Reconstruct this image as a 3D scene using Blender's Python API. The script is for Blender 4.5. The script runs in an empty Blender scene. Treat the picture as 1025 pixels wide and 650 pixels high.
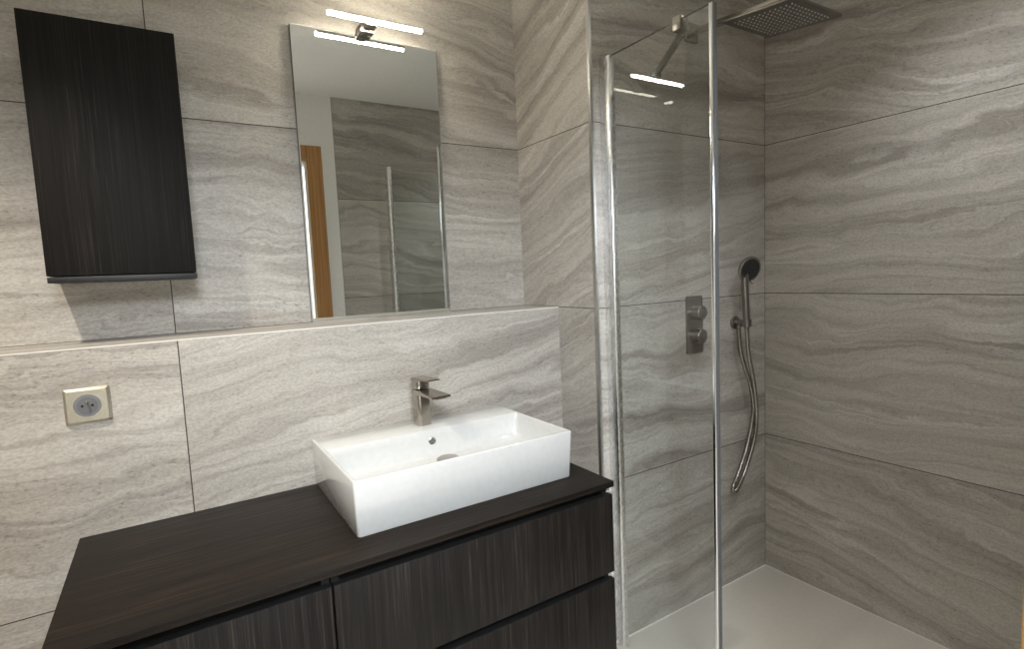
import bpy, bmesh, math
from mathutils import Vector, Matrix, Euler

sc = bpy.context.scene
PI = math.pi

# ------------------------------------------------------------------ camera
cam_d = bpy.data.cameras.new('camera')
cam = bpy.data.objects.new('camera', cam_d)
sc.collection.objects.link(cam)
cam_d.sensor_fit = 'HORIZONTAL'
cam_d.sensor_width = 36.0
cam_d.lens = 550.73 / 1025.0 * 36.0
cam_d.clip_start = 0.01
CR = Matrix(((0.845812, 0.086218, -0.526468),
             (-0.531665, 0.054885, -0.845174),
             (-0.043975, 0.994763, 0.092261)))
cam.matrix_world = Matrix.Translation((-1.19487, -1.81974, 1.31796)) @ CR.to_4x4()
sc.camera = cam

# ------------------------------------------------------------------ colour management
vs = sc.view_settings
sc.display_settings.display_device = 'sRGB'
vs.view_transform = 'Standard'
vs.look = 'None'
vs.exposure = 0.0
vs.gamma = 1.0
vs.use_curve_mapping = False
sc.cycles.use_denoising = True
sc.cycles.sample_clamp_indirect = 6.0
sc.cycles.max_bounces = 14
sc.cycles.diffuse_bounces = 6
sc.cycles.glossy_bounces = 8
sc.cycles.transparent_max_bounces = 16
sc.cycles.blur_glossy = 0.3

# ------------------------------------------------------------------ light levels
W_DOWN = 92.0            # ceiling downlight over the vanity end (spot)
W_SHOWER_FILL = 36.0          # fill spot added over the shower to brighten it
W_HALL_FILL = 78.0            # fill light added in the unseen hallway, stands in for daylight
E_BAR = 125.0            # mirror lamp emission
E_SPOT = 60.0

world = bpy.data.worlds.new('world')
sc.world = world
world.use_nodes = True
world.node_tree.nodes['Background'].inputs[0].default_value = (0.75, 0.85, 1.0, 1)
world.node_tree.nodes['Background'].inputs[1].default_value = 0.3


def light(name, kind, loc, energy, color, rot=(0, 0, 0), **kw):
    l = bpy.data.lights.new(name, kind)
    l.energy = energy
    l.color = color
    for k, v in kw.items():
        setattr(l, k, v)
    o = bpy.data.objects.new(name, l)
    o.location = loc
    o.rotation_euler = rot
    sc.collection.objects.link(o)
    return o


CEIL = 2.412
light('downlight_lamp', 'SPOT', (-1.65, -0.85, CEIL - 0.02), W_DOWN, (1.0, 0.91, 0.78),
      spot_size=math.radians(106), spot_blend=0.6, shadow_soft_size=0.03)
light('shower_fill_spot', 'SPOT', (0.52, -1.20, CEIL - 0.02), W_SHOWER_FILL, (0.95, 0.98, 1.0),
      spot_size=math.radians(110), spot_blend=1.0, shadow_soft_size=0.05)  # added fill, no source known above the shower
light('hallway_fill_light', 'AREA', (-1.40, -2.85, 2.24), W_HALL_FILL, (0.88, 0.94, 1.0),
      rot=(math.radians(40), 0, math.radians(-18)), shape='RECTANGLE', size=0.7, size_y=0.45)  # added area fill behind the camera, not a known lamp

# ------------------------------------------------------------------ node helper
class NT:
    def __init__(self, name):
        self.m = bpy.data.materials.new(name)
        self.m.use_nodes = True
        self.t = self.m.node_tree
        self.n = self.t.nodes
        self.b = self.n['Principled BSDF']
        self.out = self.n['Material Output']

    def link(self, a, b):
        self.t.links.new(a, b)

    def node(self, kind, **kw):
        n = self.n.new(kind)
        for k, v in kw.items():
            setattr(n, k, v)
        return n

    def _in(self, sock, v):
        if isinstance(v, (int, float)):
            sock.default_value = v
        elif isinstance(v, (tuple, list)):
            sock.default_value = v
        else:
            self.link(v, sock)

    def math(self, op, a, b=0.0, c=None, clamp=False):
        n = self.node('ShaderNodeMath', operation=op)
        n.use_clamp = clamp
        self._in(n.inputs[0], a)
        self._in(n.inputs[1], b)
        if c is not None:
            self._in(n.inputs[2], c)
        return n.outputs[0]

    def vec(self, x, y, z):
        n = self.node('ShaderNodeCombineXYZ')
        for i, v in enumerate((x, y, z)):
            self._in(n.inputs[i], v)
        return n.outputs[0]

    def sep(self, v):
        n = self.node('ShaderNodeSeparateXYZ')
        self.link(v, n.inputs[0])
        return n.outputs

    def noise(self, v, scale=1.0, detail=4.0, rough=0.55, dist=0.0):
        n = self.node('ShaderNodeTexNoise')
        self.link(v, n.inputs['Vector'])
        n.inputs['Scale'].default_value = scale
        n.inputs['Detail'].default_value = detail
        n.inputs['Roughness'].default_value = rough
        n.inputs['Distortion'].default_value = dist
        return n.outputs[0]

    def smooth(self, v, lo, hi, a=0.0, b=1.0):
        n = self.node('ShaderNodeMapRange', interpolation_type='SMOOTHSTEP')
        self._in(n.inputs[0], v)
        n.inputs[1].default_value = lo
        n.inputs[2].default_value = hi
        n.inputs[3].default_value = a
        n.inputs[4].default_value = b
        return n.outputs[0]

    def mix(self, f, a, b, mode='MIX'):
        n = self.node('ShaderNodeMix', data_type='RGBA', blend_type=mode)
        self._in(n.inputs[0], f)
        self._in(n.inputs[6], a)
        self._in(n.inputs[7], b)
        return n.outputs[2]

    def ramp(self, f, stops):
        n = self.node('ShaderNodeValToRGB')
        cr = n.color_ramp
        while len(cr.elements) < len(stops):
            cr.elements.new(0.5)
        for e, (p, c) in zip(cr.elements, stops):
            e.position = p
            e.color = c
        self.link(f, n.inputs[0])
        return n.outputs[0]

    def bump(self, h, strength, dist):
        n = self.node('ShaderNodeBump')
        n.inputs['Strength'].default_value = strength
        n.inputs['Distance'].default_value = dist
        self.link(h, n.inputs['Height'])
        self.link(n.outputs[0], self.b.inputs['Normal'])

    def set(self, **kw):
        for k, v in kw.items():
            self._in(self.b.inputs[k.replace('_', ' ')], v)


def lin(r, g, b):
    f = lambda c: (c / 255 / 12.92) if c / 255 <= 0.04045 else ((c / 255 + 0.055) / 1.055) ** 2.4
    return (f(r), f(g), f(b), 1)


def plain(name, rgb, rough=0.5, metal=0.0, **kw):
    t = NT(name)
    n = t.noise(t.node('ShaderNodeNewGeometry').outputs['Position'], 60, 3)
    c = t.mix(t.smooth(n, 0.3, 0.7), tuple(x * 0.96 for x in rgb[:3]) + (1,), rgb)
    t.set(Base_Color=c, Roughness=rough, Metallic=metal, **kw)
    return t.m


Z1 = 0.5908
ZA = Z1 - 0.6


def tile(name, axis, u0, seed, joints=True, tilt=0.22, bias=0.0, dz=0.0):
    """large-format travertine-look porcelain tile 1.2 x 0.6 m laid in rows"""
    t = NT(name)
    P = t.sep(t.node('ShaderNodeNewGeometry').outputs['Position'])
    u, z = P[axis], P[2]
    if axis == 2:
        u, z = P[0], P[1]
    uu = t.math('DIVIDE', t.math('SUBTRACT', u, u0), 1.2)
    zz = t.math('DIVIDE', t.math('SUBTRACT', z, ZA + dz), 0.6)
    iu = t.math('FLOOR', uu)
    iz = t.math('FLOOR', zz)
    wn = t.node('ShaderNodeTexWhiteNoise', noise_dimensions='3D')
    t.link(t.vec(iu, iz, seed), wn.inputs['Vector'])
    s = t.sep(wn.outputs['Color'])
    slope = t.math('ADD', t.math('MULTIPLY', t.math('SUBTRACT', s[0], 0.5), tilt * 2), bias)
    v = t.math('ADD', z, t.math('MULTIPLY', slope, t.math('SUBTRACT', u, u0)))
    sd = t.math('MULTIPLY', s[1], 37.0)
    wv = t.vec(t.math('MULTIPLY', u, 1.5), t.math('MULTIPLY', v, 3.0), sd)
    w1 = t.math('SUBTRACT', t.noise(wv, 1.0, 5, 0.55, 0.6), 0.5)
    wv2 = t.vec(t.math('MULTIPLY', u, 9.0), t.math('MULTIPLY', v, 22.0), sd)
    w2 = t.math('SUBTRACT', t.noise(wv2, 1.0, 4, 0.6), 0.5)
    vw = t.math('ADD', v, t.math('ADD', t.math('MULTIPLY', w1, 0.26), t.math('MULTIPLY', w2, 0.022)))
    # broad strata
    b1 = t.noise(t.vec(t.math('MULTIPLY', u, 0.5), t.math('MULTIPLY', vw, 13.0), sd), 1.0, 7, 0.66)
    # thin strata
    b2 = t.noise(t.vec(t.math('MULTIPLY', u, 0.9), t.math('MULTIPLY', vw, 46.0), t.math('ADD', sd, 9.0)), 1.0, 3, 0.6)
    # pale wavy veins: narrow ridge of a noise level set
    b3 = t.noise(t.vec(t.math('MULTIPLY', u, 0.45), t.math('MULTIPLY', vw, 6.0), t.math('ADD', sd, 4.0)), 1.0, 3, 0.5)
    ridge = t.math('ABSOLUTE', t.math('SUBTRACT', b3, 0.5))
    vein = t.smooth(ridge, 0.003, 0.022, 1.0, 0.0)
    vein = t.math('MULTIPLY', vein, t.smooth(w1, -0.12, 0.12))
    b4 = t.noise(t.vec(t.math('MULTIPLY', u, 0.7), t.math('MULTIPLY', vw, 19.0), t.math('ADD', sd, 14.0)), 1.0, 3, 0.55)
    vein4 = t.smooth(t.math('ABSOLUTE', t.math('SUBTRACT', b4, 0.5)), 0.004, 0.040, 1.0, 0.0)
    vein4 = t.math('MULTIPLY', vein4, t.smooth(b3, 0.40, 0.62))
    # pits and grain
    g = t.noise(t.vec(t.math('MULTIPLY', u, 120.0), t.math('MULTIPLY', z, 210.0), sd), 1.0, 3, 0.7)
    pits = t.noise(t.vec(t.math('MULTIPLY', u, 75.0), t.math('MULTIPLY', v, 150.0), sd), 1.0, 2, 0.6)
    pitm = t.smooth(b1, 0.56, 0.42)
    pit = t.math('MULTIPLY', t.smooth(pits, 0.59, 0.68), pitm)
    col = t.ramp(b1, [(0.28, lin(132, 124, 115)), (0.42, lin(166, 158, 147)), (0.52, lin(184, 177, 166)),
                      (0.64, lin(198, 192, 182)), (0.78, lin(176, 167, 156))])
    col = t.mix(t.smooth(b2, 0.54, 0.68, 0, 0.42), col, lin(142, 133, 123))
    col = t.mix(t.math('MULTIPLY', vein, 0.6), col, lin(212, 208, 201))
    col = t.mix(t.math('MULTIPLY', vein4, 0.38), col, lin(206, 202, 195))
    col = t.mix(t.smooth(g, 0.38, 0.60, 0.30, 0), col, lin(120, 113, 104))
    g2 = t.noise(t.vec(t.math('MULTIPLY', u, 40.0), t.math('MULTIPLY', vw, 130.0), sd), 1.0, 4, 0.7)
    col = t.mix(t.smooth(g2, 0.52, 0.68, 0, 0.28), col, lin(128, 120, 110))
    col = t.mix(t.math('MULTIPLY', pit, 0.55), col, lin(112, 104, 95))
    val = t.math('ADD', 0.95, t.math('MULTIPLY', s[2], 0.09))
    hsv = t.node('ShaderNodeHueSaturation')
    t.link(col, hsv.inputs['Color'])
    t.link(val, hsv.inputs['Value'])
    hsv.inputs['Saturation'].default_value = 0.72
    col = hsv.outputs[0]
    if joints:
        fu = t.math('MULTIPLY', t.math('ABSOLUTE', t.math('SUBTRACT', t.math('FRACT', t.math('ADD', uu, 0.5)), 0.5)), 1.2)
        fz = t.math('MULTIPLY', t.math('ABSOLUTE', t.math('SUBTRACT', t.math('FRACT', t.math('ADD', zz, 0.5)), 0.5)), 0.6)
        j = t.math('LESS_THAN', t.math('MINIMUM', fu, fz), 0.0014)
        col = t.mix(j, col, lin(62, 54, 48))
    t.set(Base_Color=col, Roughness=t.smooth(b1, 0.3, 0.7, 0.5, 0.38))
    t.b.inputs['Specular IOR Level'].default_value = 0.4
    t.bump(t.math('SUBTRACT', b1, pit), 0.08, 0.002)
    return t.m


def wood(name, grain, dark, mid, light_, rough=0.38):
    """straight-grained wenge; grain = axis index along which the streaks run"""
    t = NT(name)
    P = t.sep(t.node('ShaderNodeNewGeometry').outputs['Position'])
    k = [95.0, 95.0, 95.0]
    k[grain] = 0.9
    wob = t.noise(t.vec(P[0], P[1], P[2]), 1.6, 2)
    ax = [t.math('MULTIPLY', P[i], k[i]) for i in range(3)]
    ax = [ax[i] if i == grain else t.math('ADD', ax[i], t.math('MULTIPLY', wob, 1.3)) for i in range(3)]
    n1 = t.noise(t.vec(*ax), 1.0, 4, 0.6)
    n2 = t.noise(t.vec(*[t.math('MULTIPLY', a, 4.0) for a in ax]), 1.0, 3, 0.6)
    n3 = t.noise(t.vec(*[t.math('MULTIPLY', a, 0.22) for a in ax]), 1.0, 2, 0.5)
    c = t.mix(t.smooth(n1, 0.40, 0.66), dark, mid)
    c = t.mix(t.math('MULTIPLY', t.smooth(n2, 0.54, 0.70), t.smooth(n3, 0.35, 0.65, 0.25, 0.9)), c, light_)
    t.set(Base_Color=c, Roughness=t.smooth(n2, 0.3, 0.7, rough + 0.08, rough - 0.04))
    t.b.inputs['Specular IOR Level'].default_value = 0.2
    t.bump(n2, 0.12, 0.001)
    return t.m


def metal(name, rgb, rough, brush=None):
    t = NT(name)
    P = t.sep(t.node('ShaderNodeNewGeometry').outputs['Position'])
    k = [900.0, 900.0, 900.0]
    if brush is not None:
        k[brush] = 40.0
    n = t.noise(t.vec(*[t.math('MULTIPLY', P[i], k[i]) for i in range(3)]), 1.0, 2)
    c = t.mix(t.smooth(n, 0.3, 0.7), tuple(x * 0.93 for x in rgb[:3]) + (1,), rgb)
    t.set(Base_Color=c, Metallic=1.0, Roughness=t.smooth(n, 0.3, 0.7, rough * 0.9, rough * 1.1))
    return t.m


def glass_mat(name, tint):
    """clear safety glass: Schlick reflection over tinted transparency"""
    t = NT(name)
    geo = t.node('ShaderNodeNewGeometry')
    d = t.node('ShaderNodeVectorMath', operation='DOT_PRODUCT')
    t.link(geo.outputs['Normal'], d.inputs[0])
    t.link(geo.outputs['Incoming'], d.inputs[1])
    c = t.math('ABSOLUTE', d.outputs['Value'])
    f = t.math('ADD', 0.042, t.math('MULTIPLY', 0.958, t.math('POWER', t.math('SUBTRACT', 1.0, c, clamp=True), 5.0)))
    tr = t.node('ShaderNodeBsdfTransparent')
    tr.inputs[0].default_value = tint
    gl = t.node('ShaderNodeBsdfGlossy')
    gl.inputs['Roughness'].default_value = 0.0
    n = t.noise(geo.outputs['Position'], 3.0, 2)
    t.link(t.mix(n, (0.97, 0.98, 0.98, 1), (1, 1, 1, 1)), gl.inputs[0])
    mx = t.node('ShaderNodeMixShader')
    t.link(f, mx.inputs[0])
    t.link(tr.outputs[0], mx.inputs[1])
    t.link(gl.outputs[0], mx.inputs[2])
    t.link(mx.outputs[0], t.out.inputs['Surface'])
    return t.m


def emit(name, rgb, strength):
    t = NT(name)
    n = t.noise(t.node('ShaderNodeNewGeometry').outputs['Position'], 20, 2)
    c = t.mix(n, rgb, tuple(min(1, x * 1.01) for x in rgb[:3]) + (1,))
    t.set(Base_Color=(0.9, 0.9, 0.9, 1), Emission_Color=c, Emission_Strength=strength, Roughness=0.4)
    return t.m


M = {}
M['tile_back'] = tile('tile_back', 0, -1.182, 3.1, tilt=0.12)
M['tile_low'] = tile('tile_low', 0, -1.182, 8.4, tilt=0.2, bias=0.05)
M['tile_ret'] = tile('tile_return', 1, -0.434, 5.7, tilt=0.12, bias=0.42)
M['tile_shower'] = tile('tile_shower', 0, -0.05, 2.6, tilt=0.16)
M['tile_right'] = tile('tile_right', 1, -1.634, 6.3, tilt=0.16, bias=-0.08)
M['tile_left'] = tile('tile_left', 1, -0.434, 4.4)
M['tile_front'] = tile('tile_front', 0, -0.268, 7.9, dz=0.022)
M['tile_cap'] = tile('tile_cap', 2, -3.0, 1.5, joints=False)
M['tile_floor'] = plain('pale_floor_tile', lin(214, 208, 198), 0.4)
M['paint'] = plain('white_paint', lin(232, 232, 229), 0.7)
M['ceiling'] = plain('ceiling_paint', lin(244, 244, 241), 0.8)
M['oak'] = wood('oak', 2, lin(160, 118, 72), lin(184, 140, 92), lin(200, 158, 110), 0.4)
M['wenge_v'] = wood('wenge_vertical', 2, lin(20, 17, 16), lin(31, 27, 25), lin(66, 60, 55), 0.52)
M['wenge_h'] = wood('wenge_horizontal', 0, lin(18, 14, 12), lin(31, 24, 19), lin(68, 53, 38), 0.48)
M['wenge_dark'] = wood('wenge_wall_cabinet', 2, lin(13, 11, 10), lin(20, 17, 15), lin(46, 38, 32), 0.6)
M['black'] = plain('black_laminate', lin(9, 9, 9), 0.7)
M['rail'] = plain('dark_rail', lin(20, 20, 22), 0.5)
M['white_plastic'] = plain('white_plastic', lin(225, 224, 220), 0.4)
M['ceramic'] = plain('ceramic', lin(207, 208, 207), 0.06, Coat_Weight=0.5, Coat_Roughness=0.03)
M['chrome'] = metal('chrome', lin(230, 232, 234), 0.13)
M['satin'] = metal('polished_aluminium', lin(236, 237, 238), 0.26, 2)
M['trim'] = metal('trim_aluminium', lin(190, 190, 188), 0.3, 2)
M['steel'] = metal('brushed_steel', lin(178, 172, 164), 0.24, 2)
M['gunmetal'] = metal('brushed_gunmetal', lin(142, 138, 133), 0.32)
M['dark_steel'] = metal('dark_brushed_steel', lin(140, 138, 133), 0.35)
M['hose'] = metal('hose_steel', lin(165, 161, 155), 0.25)
M['nickel'] = metal('brushed_nickel', lin(214, 210, 196), 0.3)
M['mirror'] = metal('mirror_silver', lin(238, 241, 240), 0.0)
M['mirror_edge'] = metal('mirror_edge', lin(60, 62, 62), 0.3)
M['bevel'] = metal('mirror_bevel', lin(240, 242, 242), 0.08)
M['rubber'] = plain('black_rubber', lin(18, 18, 18), 0.6)
M['grey_plastic'] = plain('grey_plastic', lin(104, 106, 109), 0.45)
M['grey_plastic2'] = plain('grey_plastic_light', lin(118, 120, 124), 0.35)
M['hole'] = plain('dark_hole', lin(10, 10, 10), 0.8)
M['nozzle'] = plain('silicone_nozzle', lin(205, 203, 198), 0.5)
M['tray'] = plain('stone_resin', lin(205, 199, 190), 0.5)
M['caulk'] = plain('white_caulk', lin(228, 226, 220), 0.5)
M['glass'] = glass_mat('shower_glass', (0.955, 0.965, 0.96, 1))
M['glass_edge'] = plain('glass_edge', lin(40, 52, 46), 0.15)
M['bar_emit'] = emit('lamp_diffuser', (1.0, 0.91, 0.74, 1), E_BAR)
M['spot_emit'] = emit('downlight_diffuser', (1.0, 0.94, 0.84, 1), E_SPOT)

# ------------------------------------------------------------------ mesh helpers
def bm_new():
    return bmesh.new()


def box(bm, x0, x1, y0, y1, z0, z1, bev=0.0, seg=2):
    vsn = [bm.verts.new((x, y, z)) for x in (x0, x1) for y in (y0, y1) for z in (z0, z1)]
    idx = [(0, 1, 3, 2), (4, 6, 7, 5), (0, 4, 5, 1), (2, 3, 7, 6), (0, 2, 6, 4), (1, 5, 7, 3)]
    fs = [bm.faces.new([vsn[i] for i in f]) for f in idx]
    bmesh.ops.recalc_face_normals(bm, faces=fs)
    if bev > 0:
        es = list({e for f in fs for e in f.edges})
        bmesh.ops.bevel(bm, geom=es, offset=bev, segments=seg, profile=0.5, affect='EDGES')
    return bm


def ring_verts(bm, c, ax, r, n, ref=None):
    ax = Vector(ax).normalized()
    a = ax.orthogonal().normalized() if ref is None else Vector(ref)
    b = ax.cross(a)
    return [bm.verts.new(Vector(c) + (a * math.cos(2 * PI * i / n) + b * math.sin(2 * PI * i / n)) * r) for i in range(n)]


def lathe(bm, base, axis, prof, n=32):
    """prof: list of (distance along axis, radius); closed at both ends"""
    base = Vector(base)
    axis = Vector(axis).normalized()
    ref = axis.orthogonal().normalized()
    rings = [ring_verts(bm, base + axis * h, axis, max(r, 1e-5), n, ref) for h, r in prof]
    fs = []
    for r0, r1 in zip(rings, rings[1:]):
        for i in range(n):
            fs.append(bm.faces.new((r0[i], r0[(i + 1) % n], r1[(i + 1) % n], r1[i])))
    fs.append(bm.faces.new(list(reversed(rings[0]))))
    fs.append(bm.faces.new(rings[-1]))
    bmesh.ops.recalc_face_normals(bm, faces=fs)
    return bm


def catmull(pts, k=8):
    pts = [Vector(p) for p in pts]
    P = [pts[0] * 2 - pts[1]] + pts + [pts[-1] * 2 - pts[-2]]
    out = []
    for i in range(1, len(P) - 2):
        for j in range(k):
            t = j / k
            a, b, c, d = P[i - 1], P[i], P[i + 1], P[i + 2]
            out.append(0.5 * ((2 * b) + (c - a) * t + (2 * a - 5 * b + 4 * c - d) * t * t + (3 * b - a - 3 * c + d) * t ** 3))
    out.append(pts[-1])
    return out


def tube(bm, pts, radius, n=14):
    pts = [Vector(p) for p in pts]
    rings = []
    prev = None
    for i, p in enumerate(pts):
        t = (pts[min(i + 1, len(pts) - 1)] - pts[max(i - 1, 0)]).normalized()
        a = t.orthogonal().normalized() if prev is None else (prev - t * prev.dot(t)).normalized()
        prev = a
        b = t.cross(a)
        r = radius(i / (len(pts) - 1)) if callable(radius) else radius
        rings.append([bm.verts.new(p + (a * math.cos(2 * PI * k / n) + b * math.sin(2 * PI * k / n)) * r) for k in range(n)])
    fs = []
    for r0, r1 in zip(rings, rings[1:]):
        for k in range(n):
            fs.append(bm.faces.new((r0[k], r0[(k + 1) % n], r1[(k + 1) % n], r1[k])))
    fs.append(bm.faces.new(list(reversed(rings[0]))))
    fs.append(bm.faces.new(rings[-1]))
    bmesh.ops.recalc_face_normals(bm, faces=fs)
    return bm


def prism(bm, outline, axis, d0, d1, bev=0.0, seg=2):
    """extrude a closed 2-D outline; axis 'y': outline is (x,z); 'x': (y,z); 'z': (x,y)"""
    def P(a, b, d):
        return {'y': (a, d, b), 'x': (d, a, b), 'z': (a, b, d)}[axis]
    v0 = [bm.verts.new(P(a, b, d0)) for a, b in outline]
    v1 = [bm.verts.new(P(a, b, d1)) for a, b in outline]
    n = len(outline)
    f0 = bm.faces.new(v0)
    f1 = bm.faces.new(list(reversed(v1)))
    fs = [f0, f1]
    for i in range(n):
        fs.append(bm.faces.new((v0[i], v1[i], v1[(i + 1) % n], v0[(i + 1) % n])))
    bmesh.ops.recalc_face_normals(bm, faces=fs)
    if bev > 0:
        es = list(f0.edges) + list(f1.edges)
        bmesh.ops.bevel(bm, geom=es, offset=bev, segments=seg, profile=0.5, affect='EDGES')
    return bm


def rrect(cx, cy, w, h, r, n=6):
    out = []
    for (sx, sy, a0) in ((1, 1, 0), (-1, 1, 90), (-1, -1, 180), (1, -1, 270)):
        for i in range(n + 1):
            a = math.radians(a0 + 90 * i / n)
            out.append((cx + sx * (w / 2 - r) + r * math.cos(a), cy + sy * (h / 2 - r) + r * math.sin(a)))
    return out


def obj(name, bm, mat, parent=None, smooth=True):
    me = bpy.data.meshes.new(name)
    bm.to_mesh(me)
    bm.free()
    me.materials.append(M[mat])
    if smooth:
        for p in me.polygons:
            p.use_smooth = True
        try:
            me.set_sharp_from_angle(angle=math.radians(32))
        except Exception:
            pass
    o = bpy.data.objects.new(name, me)
    sc.collection.objects.link(o)
    if parent is not None:
        o.parent = parent
        o.matrix_parent_inverse = Matrix.Translation(parent.location).inverted()
    return o


def black_top(o):
    """the upward edge of a front is edged in black laminate"""
    o.data.materials.append(M['black'])
    for p in o.data.polygons:
        if p.normal.z > 0.5:
            p.material_index = 1


def thing(name, label, cat, loc=(0, 0, 0), group=None):
    o = bpy.data.objects.new(name, None)
    o.empty_display_size = 0.05
    sc.collection.objects.link(o)
    o.location = loc
    o['label'] = label
    o['category'] = cat
    if group:
        o['group'] = group
    return o


def tag(o, label, cat):
    o['label'] = label
    o['category'] = cat
    return o


def struct(name, bm, mat, smooth=False):
    o = obj(name, bm, mat, None, smooth)
    o['kind'] = 'structure'
    return o


B = lambda *a, **k: box(bm_new(), *a, **k)

# ------------------------------------------------------------------ room shell
XL, XR = -2.15, 0.916          # left and right wall faces
YF = -1.640                    # inner face of the wall with the doorway
D = -0.434                     # shower wall face
YL = -0.2239                   # face of the ledge wall
ZL = 1.1908                    # ledge top
ZF = -0.035                    # floor
HY = -3.4                      # far end of the hallway
T = 0.12
struct('floor', B(XL - T, XR + T, HY - T, 0.1, ZF - 0.1, ZF), 'tile_floor')
struct('ceiling', B(XL - T, XR + T, HY - T, 0.1, CEIL, CEIL + 0.1), 'ceiling')
struct('wall_back', B(XL, 0.0, 0.0, 0.1, ZF, CEIL), 'tile_back')
struct('wall_ledge', B(XL, 0.0, YL, -0.0005, ZF, ZL - 0.003), 'tile_low')
struct('wall_ledge_cap', B(XL, 0.0, YL, -0.0005, ZL - 0.003, ZL), 'tile_cap')
struct('wall_return', B(0.0, 0.006, D + 0.0008, 0.1, ZF, CEIL), 'tile_ret')
struct('wall_shower', B(0.0062, XR, D, 0.1, ZF, CEIL), 'tile_shower')
struct('wall_right', B(XR, XR + T, HY, 0.1, ZF, CEIL), 'tile_right')
struct('wall_left', B(XL - T, XL, HY, 0.1, ZF, CEIL), 'tile_left')
# wall with the doorway: tiled part beside the shower, painted part round the door
DX0, DX1, DZ, YB = -1.40, -0.434, 2.03, -1.745
XT = -0.268
struct('wall_front', B(XT, XR, YB, YF, ZF, CEIL), 'tile_front')
struct('wall_front_right', B(DX1, XT - 0.0005, YB, YF, ZF, CEIL), 'paint')
struct('wall_front_left', B(XL, DX0, YB, YF, ZF, CEIL), 'paint')
struct('wall_front_top', B(DX0, DX1, YB, YF, DZ, CEIL), 'paint')
struct('wall_hallway', B(XL, XR, HY - T, HY, ZF, CEIL), 'paint')
# oak door frame: lining with casing on the bathroom side
bm = bm_new()
CW = 0.085
seal = bm_new()
lining = bm_new()
for ya, yb_ in ((YB - 0.012, YF - 0.068), (YF - 0.060, YF + 0.0003)):
    box(lining, DX1 - 0.016, DX1, ya, yb_, ZF, DZ, 0.002)
    box(lining, DX0, DX0 + 0.016, ya, yb_, ZF, DZ, 0.002)
    box(lining, DX0 + 0.016, DX1 - 0.016, ya, yb_, DZ - 0.016, DZ, 0.002)
box(seal, DX1 - 0.010, DX1, YF - 0.0679, YF - 0.0601, ZF, DZ)
box(seal, DX0, DX0 + 0.010, YF - 0.0679, YF - 0.0601, ZF, DZ)
box(seal, DX0 + 0.010, DX1 - 0.010, YF - 0.0679, YF - 0.0601, DZ - 0.010, DZ)
struct('trim_3', lining, 'paint')
struct('trim_4', seal, 'rubber')
box(bm, DX1 - 0.004, DX1 + CW, YF + 0.0005, YF + 0.0140, ZF, DZ + CW, 0.002)
box(bm, DX0 - CW, DX0 + 0.004, YF + 0.0005, YF + 0.0140, ZF, DZ + CW, 0.002)
box(bm, DX0 + 0.004, DX1 - 0.004, YF + 0.0005, YF + 0.0140, DZ - 0.004, DZ + CW, 0.002)
struct('door_1', bm, 'oak')
# edge trims
struct('trim_1', B(-0.0035, 0.0075, D - 0.0035, D + 0.0095, ZF, CEIL, bev=0.0015), 'trim')
struct('trim_2', B(XL, 0.0, YL - 0.0006, YL + 0.001, ZL - 0.0025, ZL + 0.0003), 'caulk')

# ------------------------------------------------------------------ worktop
TX0, TX1, TY0, TZ = -1.4156, -0.2140, -0.7309, 0.7469
top = obj('worktop', B(TX0, TX1, TY0, YL - 0.0005, TZ - 0.0155, TZ, bev=0.0012), 'wenge_h')
tag(top, 'dark wenge wood worktop slab under the white basin', 'worktop')

# ------------------------------------------------------------------ vanity units
GZ = TZ - 0.0155
FY = TY0 + 0.002               # drawer front plane
VB = 0.262
R0, R1 = -0.9635, -0.2185      # drawer unit
t = thing('vanity_drawer_unit', 'dark wood vanity unit with two wide drawers under the basin', 'cabinet', (-0.59, -0.48, VB))
bm = bm_new()
box(bm, R0 + 0.001, R1 - 0.004, FY + 0.050, YL - 0.0005, VB, GZ - 0.0003)
box(bm, R0 + 0.001, R0 + 0.017, FY + 0.021, FY + 0.051, VB, GZ - 0.0003)
box(bm, R1 - 0.020, R1 - 0.004, FY + 0.021, FY + 0.051, VB, GZ - 0.0003)
obj('carcass', bm, 'black', t, False)
for z0, z1 in ((0.4918, 0.7108), (VB, 0.4715)):
    dr = obj('drawer', B(R0 + 0.0012, R1, FY, FY + 0.019, z0, z1, bev=0.001), 'wenge_v', t)
    black_top(dr)
    obj('handle_recess', B(R0 + 0.02, R1 - 0.022, FY + 0.019, FY + 0.049, z1 - 0.030, z1 - 0.014), 'black', dr, False)
for zc in (GZ - 0.0105, 0.4815):
    e = obj('end_cap', B(R1 - 0.004, R1 + 0.0015, FY + 0.006, FY + 0.03, zc - 0.005, zc + 0.006, bev=0.001), 'white_plastic', t)
    e['label'] = 'small white plastic end cap of the handle groove'
L0, L1 = TX0 + 0.002, R0 - 0.0012
t = thing('vanity_door_unit', 'dark wood vanity unit with one door at the left end of the worktop', 'cabinet', (-1.19, -0.48, VB))
bm = bm_new()
box(bm, L0 + 0.001, L1 - 0.001, FY + 0.050, YL - 0.0005, VB, GZ - 0.0003)
box(bm, L0 + 0.001, L0 + 0.017, FY + 0.021, FY + 0.051, VB, GZ - 0.0003)
box(bm, L1 - 0.017, L1 - 0.001, FY + 0.021, FY + 0.051, VB, GZ - 0.0003)
obj('carcass', bm, 'black', t, False)
dr = obj('door', B(L0, L1 - 0.0012, FY, FY + 0.019, VB, 0.7112, bev=0.001), 'wenge_v', t)
black_top(dr)
obj('handle_recess', B(L0 + 0.02, L1 - 0.02, FY + 0.019, FY + 0.049, 0.682, 0.697), 'black', dr, False)

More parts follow.
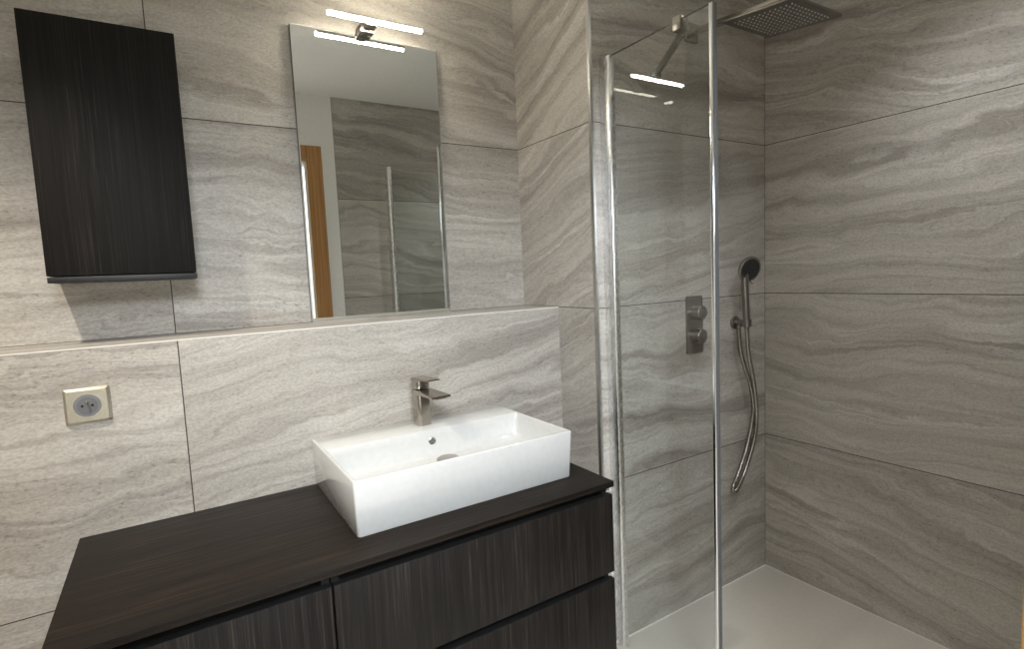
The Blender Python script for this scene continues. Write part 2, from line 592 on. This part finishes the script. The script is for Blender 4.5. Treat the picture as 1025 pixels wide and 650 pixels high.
# ------------------------------------------------------------------ wall cabinet
t = thing('wall_cabinet', 'tall narrow dark wood wall cabinet hung left of the mirror', 'cabinet', (-1.274, -0.09, 1.342))
CX0, CX1 = -1.4245, -1.1240
obj('carcass', B(CX0 + 0.002, CX1 - 0.002, -0.1605, -0.0005, 1.3575, 1.9475), 'wenge_dark', t)
obj('door', B(CX0, CX1, -0.180, -0.1615, 1.3580, 1.9475, bev=0.001), 'wenge_dark', t)
e = obj('bottom_rail', B(CX0 + 0.0005, CX1 + 0.001, -0.1795, -0.0005, 1.3420, 1.3555, bev=0.001), 'rail', t)
e['label'] = 'smooth black bottom rail'

# ------------------------------------------------------------------ mirror
MX0, MX1, MZ0, MZ1, MY = -0.8125, -0.3325, ZL + 0.0008, 2.0965, -0.0200
t = thing('mirror', 'frameless rectangular mirror standing on the tiled ledge', 'mirror', (-0.5725, -0.01, MZ0))
obj('backing', B(MX0, MX1, MY + 0.0045, -0.0008, MZ0, MZ1), 'mirror_edge', t)
bm = bm_new()
b_ = 0.003
o_ = [(MX0, MZ0), (MX1, MZ0), (MX1, MZ1), (MX0, MZ1)]
i_ = [(MX0 + b_, MZ0 + b_), (MX1 - b_, MZ0 + b_), (MX1 - b_, MZ1 - b_), (MX0 + b_, MZ1 - b_)]
vo = [bm.verts.new((x, MY + 0.0012, z)) for x, z in o_]
vi = [bm.verts.new((x, MY, z)) for x, z in i_]
vb = [bm.verts.new((x, MY + 0.0044, z)) for x, z in o_]
for k in range(4):
    bm.faces.new((vo[k], vo[(k + 1) % 4], vi[(k + 1) % 4], vi[k]))
    bm.faces.new((vb[k], vb[(k + 1) % 4], vo[(k + 1) % 4], vo[k]))
bm.faces.new(list(reversed(vb)))
bmesh.ops.recalc_face_normals(bm, faces=bm.faces)
e = obj('bevelled_edge', bm, 'bevel', t, False)
bm = bm_new()
bm.faces.new([bm.verts.new((x, MY - 0.0002, z)) for x, z in i_])
g = bmesh.ops.extrude_face_region(bm, geom=list(bm.faces))
for v in [v for v in g['geom'] if isinstance(v, bmesh.types.BMVert)]:
    v.co.y += 0.0015
bmesh.ops.recalc_face_normals(bm, faces=bm.faces)
obj('mirror_glass', bm, 'mirror', t, False)

# ------------------------------------------------------------------ mirror lamp
t = thing('mirror_lamp', 'slim glowing bar lamp fixed above the mirror', 'lamp', (-0.57, -0.05, 2.10))
LX0, LX1, LY, LZ = -0.7195, -0.4205, -0.1000, 2.1130
obj('housing', B(LX0, LX1, LY + 0.0075, LY + 0.0120, LZ + 0.000, LZ + 0.0085, bev=0.001), 'chrome', t)
obj('diffuser', prism(bm_new(), rrect(LY, LZ, 0.0135, 0.0110, 0.004), 'x', LX0 + 0.0005, LX1 - 0.0005), 'bar_emit', t)
bm = bm_new()
box(bm, -0.596, -0.562, LY + 0.0121, -0.0005, LZ - 0.006, LZ + 0.008, 0.002)
box(bm, -0.606, -0.562, -0.052, -0.0005, 2.098, 2.124, 0.002)
obj('bracket', bm, 'gunmetal', t)

# ------------------------------------------------------------------ wall socket
SX, SZ = -1.3715, 1.0573
t = thing('wall_socket', 'brushed nickel wall socket with grey round insert on the tiled wall', 'socket', (SX, YL, SZ))
bm = bm_new()
n_o = rrect(SX, SZ - 0.0005, 0.0880, 0.0830, 0.004)
v0 = [bm.verts.new((x, YL - 0.0004, z)) for x, z in n_o]
v1 = [bm.verts.new((SX + (x - SX) * 0.99, YL - 0.004, SZ + (z - SZ) * 0.99)) for x, z in n_o]
v2 = [bm.verts.new((SX + (x - SX) * 0.86, YL - 0.0098, SZ + (z - SZ) * 0.86)) for x, z in n_o]
for a_, c_ in ((v0, v1), (v1, v2)):
    for k in range(len(n_o)):
        bm.faces.new((a_[k], a_[(k + 1) % len(n_o)], c_[(k + 1) % len(n_o)], c_[k]))
bm.faces.new(v2)
bm.faces.new(list(reversed(v0)))
bmesh.ops.recalc_face_normals(bm, faces=bm.faces)
obj('cover_plate', bm, 'nickel', t)
ins = obj('socket_insert', lathe(bm_new(), (SX, YL - 0.0097, SZ), (0, -1, 0), [(0, 0.0262), (0.0016, 0.0258), (0.0016, 0.0252)], 48), 'grey_plastic2', t)
ins['label'] = 'grey round plastic socket insert'
well = obj('socket_well', lathe(bm_new(), (SX, YL - 0.0112, SZ), (0, -1, 0), [(0, 0.0200), (0.0006, 0.0196)], 48), 'grey_plastic', ins)
for dx in (-0.0095, 0.0095):
    obj('pin_hole', lathe(bm_new(), (SX + dx, YL - 0.0117, SZ), (0, -1, 0), [(0, 0.0028), (0.0004, 0.0028)], 20), 'hole', ins)
obj('earth_pin', lathe(bm_new(), (SX, YL - 0.0117, SZ + 0.0100), (0, -1, 0), [(0, 0.0026), (0.010, 0.0024), (0.012, 0.0012)], 20), 'nickel', ins)

# ------------------------------------------------------------------ basin
BX0, BX1, BY0, BY1 = -0.8845, -0.2750, -0.6350, YL - 0.0006
BZ0, BZ1 = TZ + 0.0003, 0.8775
def make_basin():
    bm = bm_new()
    def loop(x0, x1, y0, y1, z, r, n=6):
        pts = rrect((x0 + x1) / 2, (y0 + y1) / 2, x1 - x0, y1 - y0, r, n)
        return [bm.verts.new((x, y, z)) for x, y in pts]
    L = []
    tp = 0.003
    L.append(loop(BX0 + tp + 0.0012, BX1 - tp - 0.0085, BY0 + tp + 0.0012, BY1 - 0.001, BZ0, 0.008))
    L.append(loop(BX0 + tp, BX1 - tp - 0.006, BY0 + tp, BY1, BZ0 + 0.0015, 0.008))
    L.append(loop(BX0, BX1 - 0.001, BY0, BY1, BZ1 - 0.004, 0.008))
    L.append(loop(BX0 + 0.0012, BX1 - 0.0022, BY0 + 0.0012, BY1 - 0.0004, BZ1 - 0.0010, 0.008))
    L.append(loop(BX0 + 0.0035, BX1 - 0.0045, BY0 + 0.0035, BY1 - 0.002, BZ1, 0.007))
    ix0, ix1, iy0, iy1 = BX0 + 0.0095, BX1 - 0.0105, BY0 + 0.0095, -0.362
    L.append(loop(ix0 - 0.003, ix1 + 0.003, iy0 - 0.003, iy1 + 0.004, BZ1, 0.008))
    L.append(loop(ix0, ix1, iy0, iy1, BZ1 - 0.003, 0.010))
    L.append(loop(ix0 + 0.001, ix1 - 0.001, iy0 + 0.001, iy1 - 0.002, BZ1 - 0.02, 0.012))
    L.append(loop(ix0 + 0.006, ix1 - 0.006, iy0 + 0.004, iy1 - 0.006, BZ1 - 0.058, 0.022))
    L.append(loop(ix0 + 0.012, ix1 - 0.012, iy0 + 0.010, iy1 - 0.010, BZ1 - 0.069, 0.026))
    L.append(loop(ix0 + 0.030, ix1 - 0.030, iy0 + 0.026, iy1 - 0.022, BZ1 - 0.0755, 0.03))
    cx, cy = -0.557, -0.428
    L.append(loop(cx - 0.05, cx + 0.05, cy - 0.05, cy + 0.05 - 0.006, BZ1 - 0.0785, 0.04))
    n = len(L[0])
    for a, b in zip(L, L[1:]):
        for i in range(n):
            bm.faces.new((a[i], a[(i + 1) % n], b[(i + 1) % n], b[i]))
    bm.faces.new(list(reversed(L[0])))
    bm.faces.new(L[-1])
    bmesh.ops.recalc_face_normals(bm, faces=bm.faces)
    return bm
t = thing('wash_basin', 'white rectangular ceramic basin standing on the dark worktop', 'basin', (-0.58, -0.43, TZ))
bas = obj('bowl', make_basin(), 'ceramic', t)
bas.data.set_sharp_from_angle(angle=math.radians(75))
e = obj('drain_plug', lathe(bm_new(), (-0.557, -0.422, BZ1 - 0.0787), (0, 0, 1), [(0, 0.033), (0.004, 0.033), (0.007, 0.029), (0.0085, 0.0)], 40), 'steel', t)
e['label'] = 'round metal drain plug'
e = obj('overflow_ring', lathe(bm_new(), (-0.5800, -0.3655, 0.8455), (0, -1, -0.10), [(0, 0.0115), (0.0025, 0.0115), (0.0032, 0.0105), (0.0032, 0.0085), (0.0012, 0.0080)], 32), 'chrome', t)
e['label'] = 'small chrome overflow ring'
obj('overflow_hole', lathe(bm_new(), (-0.5800, -0.3662, 0.8455), (0, -1, -0.10), [(0, 0.0079), (0.0013, 0.0079)], 24), 'grey_plastic', e)

# ------------------------------------------------------------------ basin faucet
FX, FYc, FZ = -0.5745, -0.290, BZ1
t = thing('basin_faucet', 'brushed steel single lever faucet on the white basin rim', 'faucet', (FX, FYc, FZ))
RZ = Matrix.Rotation(math.radians(5), 4, 'Z')
TF = Matrix.Translation((FX, FYc, FZ + 0.0002)) @ RZ @ Matrix.Diagonal((0.97, 1.0, 0.955, 1.0))
def placed(bm):
    bmesh.ops.transform(bm, matrix=TF, verts=bm.verts)
    return bm
bm = bm_new()
prism(bm, rrect(0, 0, 0.044, 0.044, 0.010), 'z', 0, 0.106, 0.001)
obj('body', placed(bm), 'steel', t)
# spout: flat flared plate leaving the top of the body towards the room
bm = bm_new()
ys = [0.018, -0.01, -0.05, -0.09, -0.1245]
hw = [0.0225, 0.0232, 0.026, 0.029, 0.0315]
zt = [0.1145, 0.1145, 0.1135, 0.1115, 0.1095]
th = [0.016, 0.016, 0.012, 0.009, 0.0065]
secs = []
for y, w, z, h in zip(ys, hw, zt, th):
    secs.append([bm.verts.new((-w, y, z)), bm.verts.new((w, y, z)), bm.verts.new((w, y, z - h)), bm.verts.new((-w, y, z - h))])
for a, b in zip(secs, secs[1:]):
    for k in range(4):
        bm.faces.new((a[k], a[(k + 1) % 4], b[(k + 1) % 4], b[k]))
bm.faces.new(secs[0])
bm.faces.new(list(reversed(secs[-1])))
bmesh.ops.recalc_face_normals(bm, faces=bm.faces)
bmesh.ops.bevel(bm, geom=list(bm.edges), offset=0.0012, segments=2, affect='EDGES')
sp = obj('spout', placed(bm), 'steel', t)
bm = bm_new()
box(bm, -0.020, 0.020, -0.121, -0.100, 0.0985, 0.1035, 0.0015)
obj('aerator', placed(bm), 'chrome', sp)
bm = bm_new()
prism(bm, rrect(0, 0, 0.0435, 0.0435, 0.010), 'z', 0.117, 0.146, 0.001)
bm2 = bm
vs_ = [(-0.0215, 0.02, 0.150), (0.0215, 0.02, 0.150), (0.0205, -0.086, 0.1535), (-0.0205, -0.086, 0.1535),
       (-0.0215, 0.02, 0.141), (0.0215, 0.02, 0.141), (0.0205, -0.086, 0.1495), (-0.0205, -0.086, 0.1495)]
V = [bm2.verts.new(v) for v in vs_]
fs = [bm2.faces.new([V[i] for i in f]) for f in ((0, 1, 2, 3), (7, 6, 5, 4), (0, 4, 5, 1), (1, 5, 6, 2), (2, 6, 7, 3), (3, 7, 4, 0))]
bmesh.ops.recalc_face_normals(bm2, faces=fs)
bmesh.ops.bevel(bm2, geom=list({e for f in fs for e in f.edges}), offset=0.0014, segments=2, affect='EDGES')
obj('lever', placed(bm), 'steel', t)

# ------------------------------------------------------------------ shower tray
tray_z = 0.004
TR0, TR1 = 0.028, XR - 0.0005
t = thing('shower_tray', 'pale flat stone shower tray in the shower corner', 'shower tray', (0.47, -1.03, ZF))
obj('tray_slab', B(TR0, TR1, YF + 0.0005, D - 0.0005, ZF + 0.0002, tray_z, bev=0.002), 'tray', t)
bm = bm_new()
box(bm, TR0, TR1, D - 0.0055, D - 0.0006, tray_z - 0.0002, tray_z + 0.002)
box(bm, TR1 - 0.005, TR1 - 0.0003, YF + 0.001, D - 0.0006, tray_z - 0.0002, tray_z + 0.002)
e = obj('sealant_bead', bm, 'caulk', t, False)
e['label'] = 'white sealant line along the walls'

# ------------------------------------------------------------------ fixed glass panel
GX = 0.050
GT = 1.9845
def channel_prof(x0, x1, ya, yb, r):
    """wall channel cross-section (x,y): square at the wall ya, rounded at the front yb"""
    s = 1 if yb > ya else -1
    out = [(x0, ya), (x0, yb - s * r)]
    for i in range(1, 7):
        a = math.radians(90 * i / 6)
        out.append((x0 + r - r * math.cos(a), yb - s * r + s * r * math.sin(a)))
    for i in range(0, 7):
        a = math.radians(90 * i / 6)
        out.append((x1 - r + r * math.sin(a), yb - s * r + s * r * math.cos(a)))
    out.append((x1, ya))
    return out
t = thing('shower_screen', 'narrow clear glass shower screen fixed to the wall beside the vanity', 'shower screen', (GX, -0.65, tray_z))
e = obj('polished_edge', B(GX - 0.0032, GX + 0.0032, -0.8500, -0.4815, GT + 0.0001, GT + 0.0014), 'glass_edge', t, False)
e['label'] = 'dark green polished top edge of the glass'
obj('magnetic_seal', B(GX - 0.006, GX + 0.006, -0.8662, -0.8641, tray_z + 0.008, GT - 0.001), 'grey_plastic', t)
obj('wall_channel', prism(bm_new(), channel_prof(0.037, 0.063, D - 0.0006, -0.481, 0.006), 'z', tray_z + 0.0025, 1.986, 0.001), 'satin', t)
obj('glass_pane', B(GX - 0.003, GX + 0.003, -0.8505, -0.4812, tray_z + 0.008, GT), 'glass', t, False)
obj('end_strip', prism(bm_new(), rrect(GX, -0.8570, 0.018, 0.0140, 0.005), 'z', tray_z + 0.008, GT - 0.001, 0.001), 'chrome', t)
e = obj('clamp', B(GX - 0.010, GX + 0.022, -0.764, -0.734, 1.957, GT + 0.010, bev=0.002), 'gunmetal', t)
e['label'] = 'square steel clamp on the top edge of the glass'
# brace between the clamp and the shower wall
bm = bm_new()
a, b = Vector((GX + 0.026, -0.742, 1.963)), Vector((0.283, -0.452, 1.975))
dirv = (b - a).normalized()
mat = Matrix.Translation((a + b) / 2) @ Vector((1, 0, 0)).rotation_difference(dirv).to_matrix().to_4x4()
ln = (b - a).length
box(bm, -ln / 2, ln / 2, -0.0045, 0.0045, -0.0125, 0.0125, 0.0015)
bmesh.ops.transform(bm, matrix=mat, verts=bm.verts)
br = obj('brace_bar', bm, 'gunmetal', t)
bm = bm_new()
lathe(bm, (0.286, D - 0.0005, 1.975), (0, -1, 0), [(0, 0.0175), (0.006, 0.0175), (0.007, 0.0105), (0.016, 0.0105)], 28)
lathe(bm, (0.286, -0.453, 1.960), (0, 0, 1), [(0, 0.0115), (0.030, 0.0115)], 24)
obj('wall_pivot', bm, 'chrome', br)

# ------------------------------------------------------------------ glass door standing open against the opposite wall
t = thing('shower_door', 'clear glass shower door standing open against the tiled wall opposite the mirror', 'shower door', (GX, -1.60, tray_z))
obj('hinge_channel', prism(bm_new(), channel_prof(0.034, 0.066, YF + 0.0006, -1.585, 0.013), 'z', tray_z + 0.0003, 2.015, 0.001), 'satin', t)
obj('glass_pane', B(0.0665, 0.760, -1.602, -1.596, tray_z + 0.010, GT), 'glass', t, False)
obj('magnetic_seal', B(0.7602, 0.768, -1.604, -1.594, tray_z + 0.010, GT, bev=0.001), 'rubber', t)

# ------------------------------------------------------------------ rain shower
HXc = 0.475
t = thing('rain_shower', 'large square steel rain shower head on a flat wall arm', 'shower head', (HXc, D, 2.147))
obj('wall_flange', prism(bm_new(), rrect(0.4735, 2.147, 0.066, 0.066, 0.006), 'y', D - 0.0005, D - 0.009, 0.0012), 'steel', t)
a, b = Vector((0.4735, -0.442, 2.146)), Vector((HXc, -0.800, 2.1135))
bm = bm_new()
dirv = (b - a).normalized()
rotm = Vector((0, -1, 0)).rotation_difference(dirv).to_matrix().to_4x4()
box(bm, -0.014, 0.014, -(b - a).length, 0, -0.0075, 0.0075, 0.0015)
bmesh.ops.transform(bm, matrix=Matrix.Translation(a) @ rotm, verts=bm.verts)
obj('arm', bm, 'steel', t)
TH = Matrix.Translation((HXc + 0.003, -0.776, 2.0590)) @ Matrix.Rotation(math.radians(6.2), 4, 'X')
bm = bm_new()
prism(bm, rrect(0, 0, 0.248, 0.248, 0.009), 'z', 0.0, 0.007, 0.0015)
lathe(bm, (0, 0, 0.0069), (0, 0, 1), [(0, 0.024), (0.010, 0.022), (0.016, 0.013), (0.046, 0.013)], 32)
bmesh.ops.transform(bm, matrix=TH, verts=bm.verts)
hd = obj('head_plate', bm, 'dark_steel', t)
bm = bm_new()
for i in range(12):
    for j in range(12):
        lathe(bm, (-0.0935 + 0.017 * i, -0.0935 + 0.017 * j, 0.0006), (0, 0, -1), [(0, 0.0030), (0.003, 0.0022)], 8)
bmesh.ops.transform(bm, matrix=TH, verts=bm.verts)
e = obj('nozzles', bm, 'nozzle', hd)
e['label'] = 'rows of pale spray nozzles'
e['kind'] = 'stuff'

# ------------------------------------------------------------------ shower valve
t = thing('shower_valve', 'brushed steel shower mixer plate with two round knobs', 'shower valve', (0.4727, D, 1.096))
obj('cover_plate', prism(bm_new(), rrect(0.4727, 1.0963, 0.089, 0.218, 0.008), 'y', D - 0.0005, D - 0.007, 0.001), 'gunmetal', t)
for zc in (1.1435, 1.0555):
    k = obj('knob', lathe(bm_new(), (0.4700, D - 0.0068, zc), (0, -1, 0), [(0, 0.0250), (0.002, 0.0255), (0.037, 0.0255), (0.0385, 0.0243)], 40), 'gunmetal', t)
    if zc < 1.1:
        lv = obj('stop_button', lathe(bm_new(), (0.4720, D - 0.028, zc + 0.0238), (0, 0, 1), [(0, 0.0035), (0.004, 0.0030)], 16), 'chrome', k)

# ------------------------------------------------------------------ hand shower
HWX, HWZ = 0.7135, 1.0840
t = thing('hose_outlet', 'round steel wall outlet and cradle under the hand shower', 'shower holder', (HWX, D, HWZ))
obj('wall_rosette', lathe(bm_new(), (HWX, D - 0.0005, HWZ), (0, -1, 0), [(0, 0.026), (0.007, 0.026), (0.0085, 0.0245)], 36), 'gunmetal', t)
bm = bm_new()
lathe(bm, (HWX, D - 0.008, HWZ), (0, -1, 0), [(0, 0.0120), (0.036, 0.0120)], 28)
obj('outlet_arm', bm, 'gunmetal', t)
bm = bm_new()
lathe(bm, (0.7120, -0.4560, 1.0900), (0, 0, -1), [(0, 0.0105), (0.022, 0.0105), (0.026, 0.0085)], 24)

obj('hose_elbow', bm, 'gunmetal', t)
bm = bm_new()
# open cradle ring gripping the handset
n = 28
ro, ri, z0, z1 = 0.0185, 0.0135, 1.072, 1.100
cx, cy = 0.7080, -0.4950
ang = [math.radians(-60 + 300 * i / n) for i in range(n + 1)]
rows = []
for (r, z) in ((ro, z0), (ro, z1), (ri, z1), (ri, z0)):
    rows.append([bm.verts.new((cx + r * math.cos(a_ + PI / 6), cy + r * math.sin(a_ + PI / 6), z)) for a_ in ang])
for q in range(4):
    A_, B_ = rows[q], rows[(q + 1) % 4]
    for i in range(n):
        bm.faces.new((A_[i], A_[i + 1], B_[i + 1], B_[i]))
bm.faces.new([rows[q][0] for q in range(4)])
bm.faces.new([rows[q][-1] for q in (3, 2, 1, 0)])
bmesh.ops.recalc_face_normals(bm, faces=bm.faces)
obj('cradle', bm, 'gunmetal', t)

t = thing('hand_shower', 'slim steel hand shower with round spray face hung in the corner', 'hand shower', (0.707, -0.495, 1.066))
hpts = catmull([(0.7070, -0.4950, 1.066), (0.7065, -0.4940, 1.11), (0.7060, -0.4910, 1.18), (0.7058, -0.4880, 1.243), (0.7065, -0.4880, 1.282)], 6)
obj('handle', tube(bm_new(), hpts, lambda s: 0.0105 + 0.0035 * min(1, s * 3) if s < 0.85 else 0.014, 18), 'gunmetal', t)
nrm = Vector((-0.22, -0.93, -0.26)).normalized()
hc = Vector((0.7170, -0.4960, 1.2960))
hd = obj('spray_head', lathe(bm_new(), hc - nrm * 0.012, nrm, [(0, 0.012), (0.003, 0.030), (0.009, 0.046), (0.017, 0.0505), (0.022, 0.0500), (0.024, 0.0475)], 40), 'gunmetal', t)
obj('spray_face', lathe(bm_new(), hc + nrm * 0.0119, nrm, [(0, 0.041), (0.0012, 0.0405)], 36), 'rail', hd)
bm = bm_new()
ta = nrm.orthogonal().normalized()
tb = nrm.cross(ta)
for r, m in ((0.008, 6), (0.018, 12), (0.027, 18), (0.035, 24)):
    for i in range(m):
        a_ = 2 * PI * i / m
        lathe(bm, hc + nrm * 0.013 + (ta * math.cos(a_) + tb * math.sin(a_)) * r, nrm, [(0, 0.0016), (0.0012, 0.0011)], 6)
e = obj('nozzles', bm, 'grey_plastic2', hd)
e['kind'] = 'stuff'
obj('selector_tab', lathe(bm_new(), hc + nrm * 0.004 + Vector((0.012, 0, -0.047)), (0.1, -0.6, -0.8), [(0, 0.005), (0.012, 0.004)], 14), 'gunmetal', hd)

hose_pts = [(0.7120, -0.4560, 1.0645), (0.7126, -0.4562, 1.035), (0.7229, -0.4570, 0.9644), (0.7520, -0.4575, 0.890), (0.783, -0.458, 0.8221), (0.8001, -0.4585, 0.7156), (0.762, -0.4590, 0.5848),
            (0.6972, -0.4595, 0.4711), (0.6660, -0.460, 0.4300), (0.6640, -0.461, 0.4090), (0.6740, -0.463, 0.4080), (0.6940, -0.464, 0.4260),
            (0.7380, -0.466, 0.4862), (0.7900, -0.469, 0.6004), (0.8000, -0.473, 0.7050), (0.7780, -0.478, 0.8240), (0.7300, -0.4860, 0.9640), (0.7110, -0.4940, 1.0350), (0.7070, -0.4950, 1.0655)]
hs = obj('shower_hose', tube(bm_new(), catmull(hose_pts, 8), 0.0083, 14), 'hose')
tag(hs, 'ribbed steel shower hose looping down below the hand shower', 'hose')

# ------------------------------------------------------------------ ceiling downlights
for (x, y, lab) in ((-1.65, -0.85, 'small round ceiling spotlight above the left end of the vanity'),
                    (0.52, -1.20, 'unseen round ceiling spotlight added above the shower tray')):  # this fixture is added to go with the shower fill spot
    t = thing('ceiling_downlight', lab, 'ceiling light', (x, y, CEIL))
    obj('bezel', lathe(bm_new(), (x, y, CEIL - 0.0004), (0, 0, -1), [(0, 0.043), (0.003, 0.042), (0.005, 0.036)], 36), 'white_plastic', t)
    obj('light_disc', lathe(bm_new(), (x, y, CEIL - 0.0053), (0, 0, -1), [(0, 0.032), (0.002, 0.031)], 32), 'spot_emit', t)
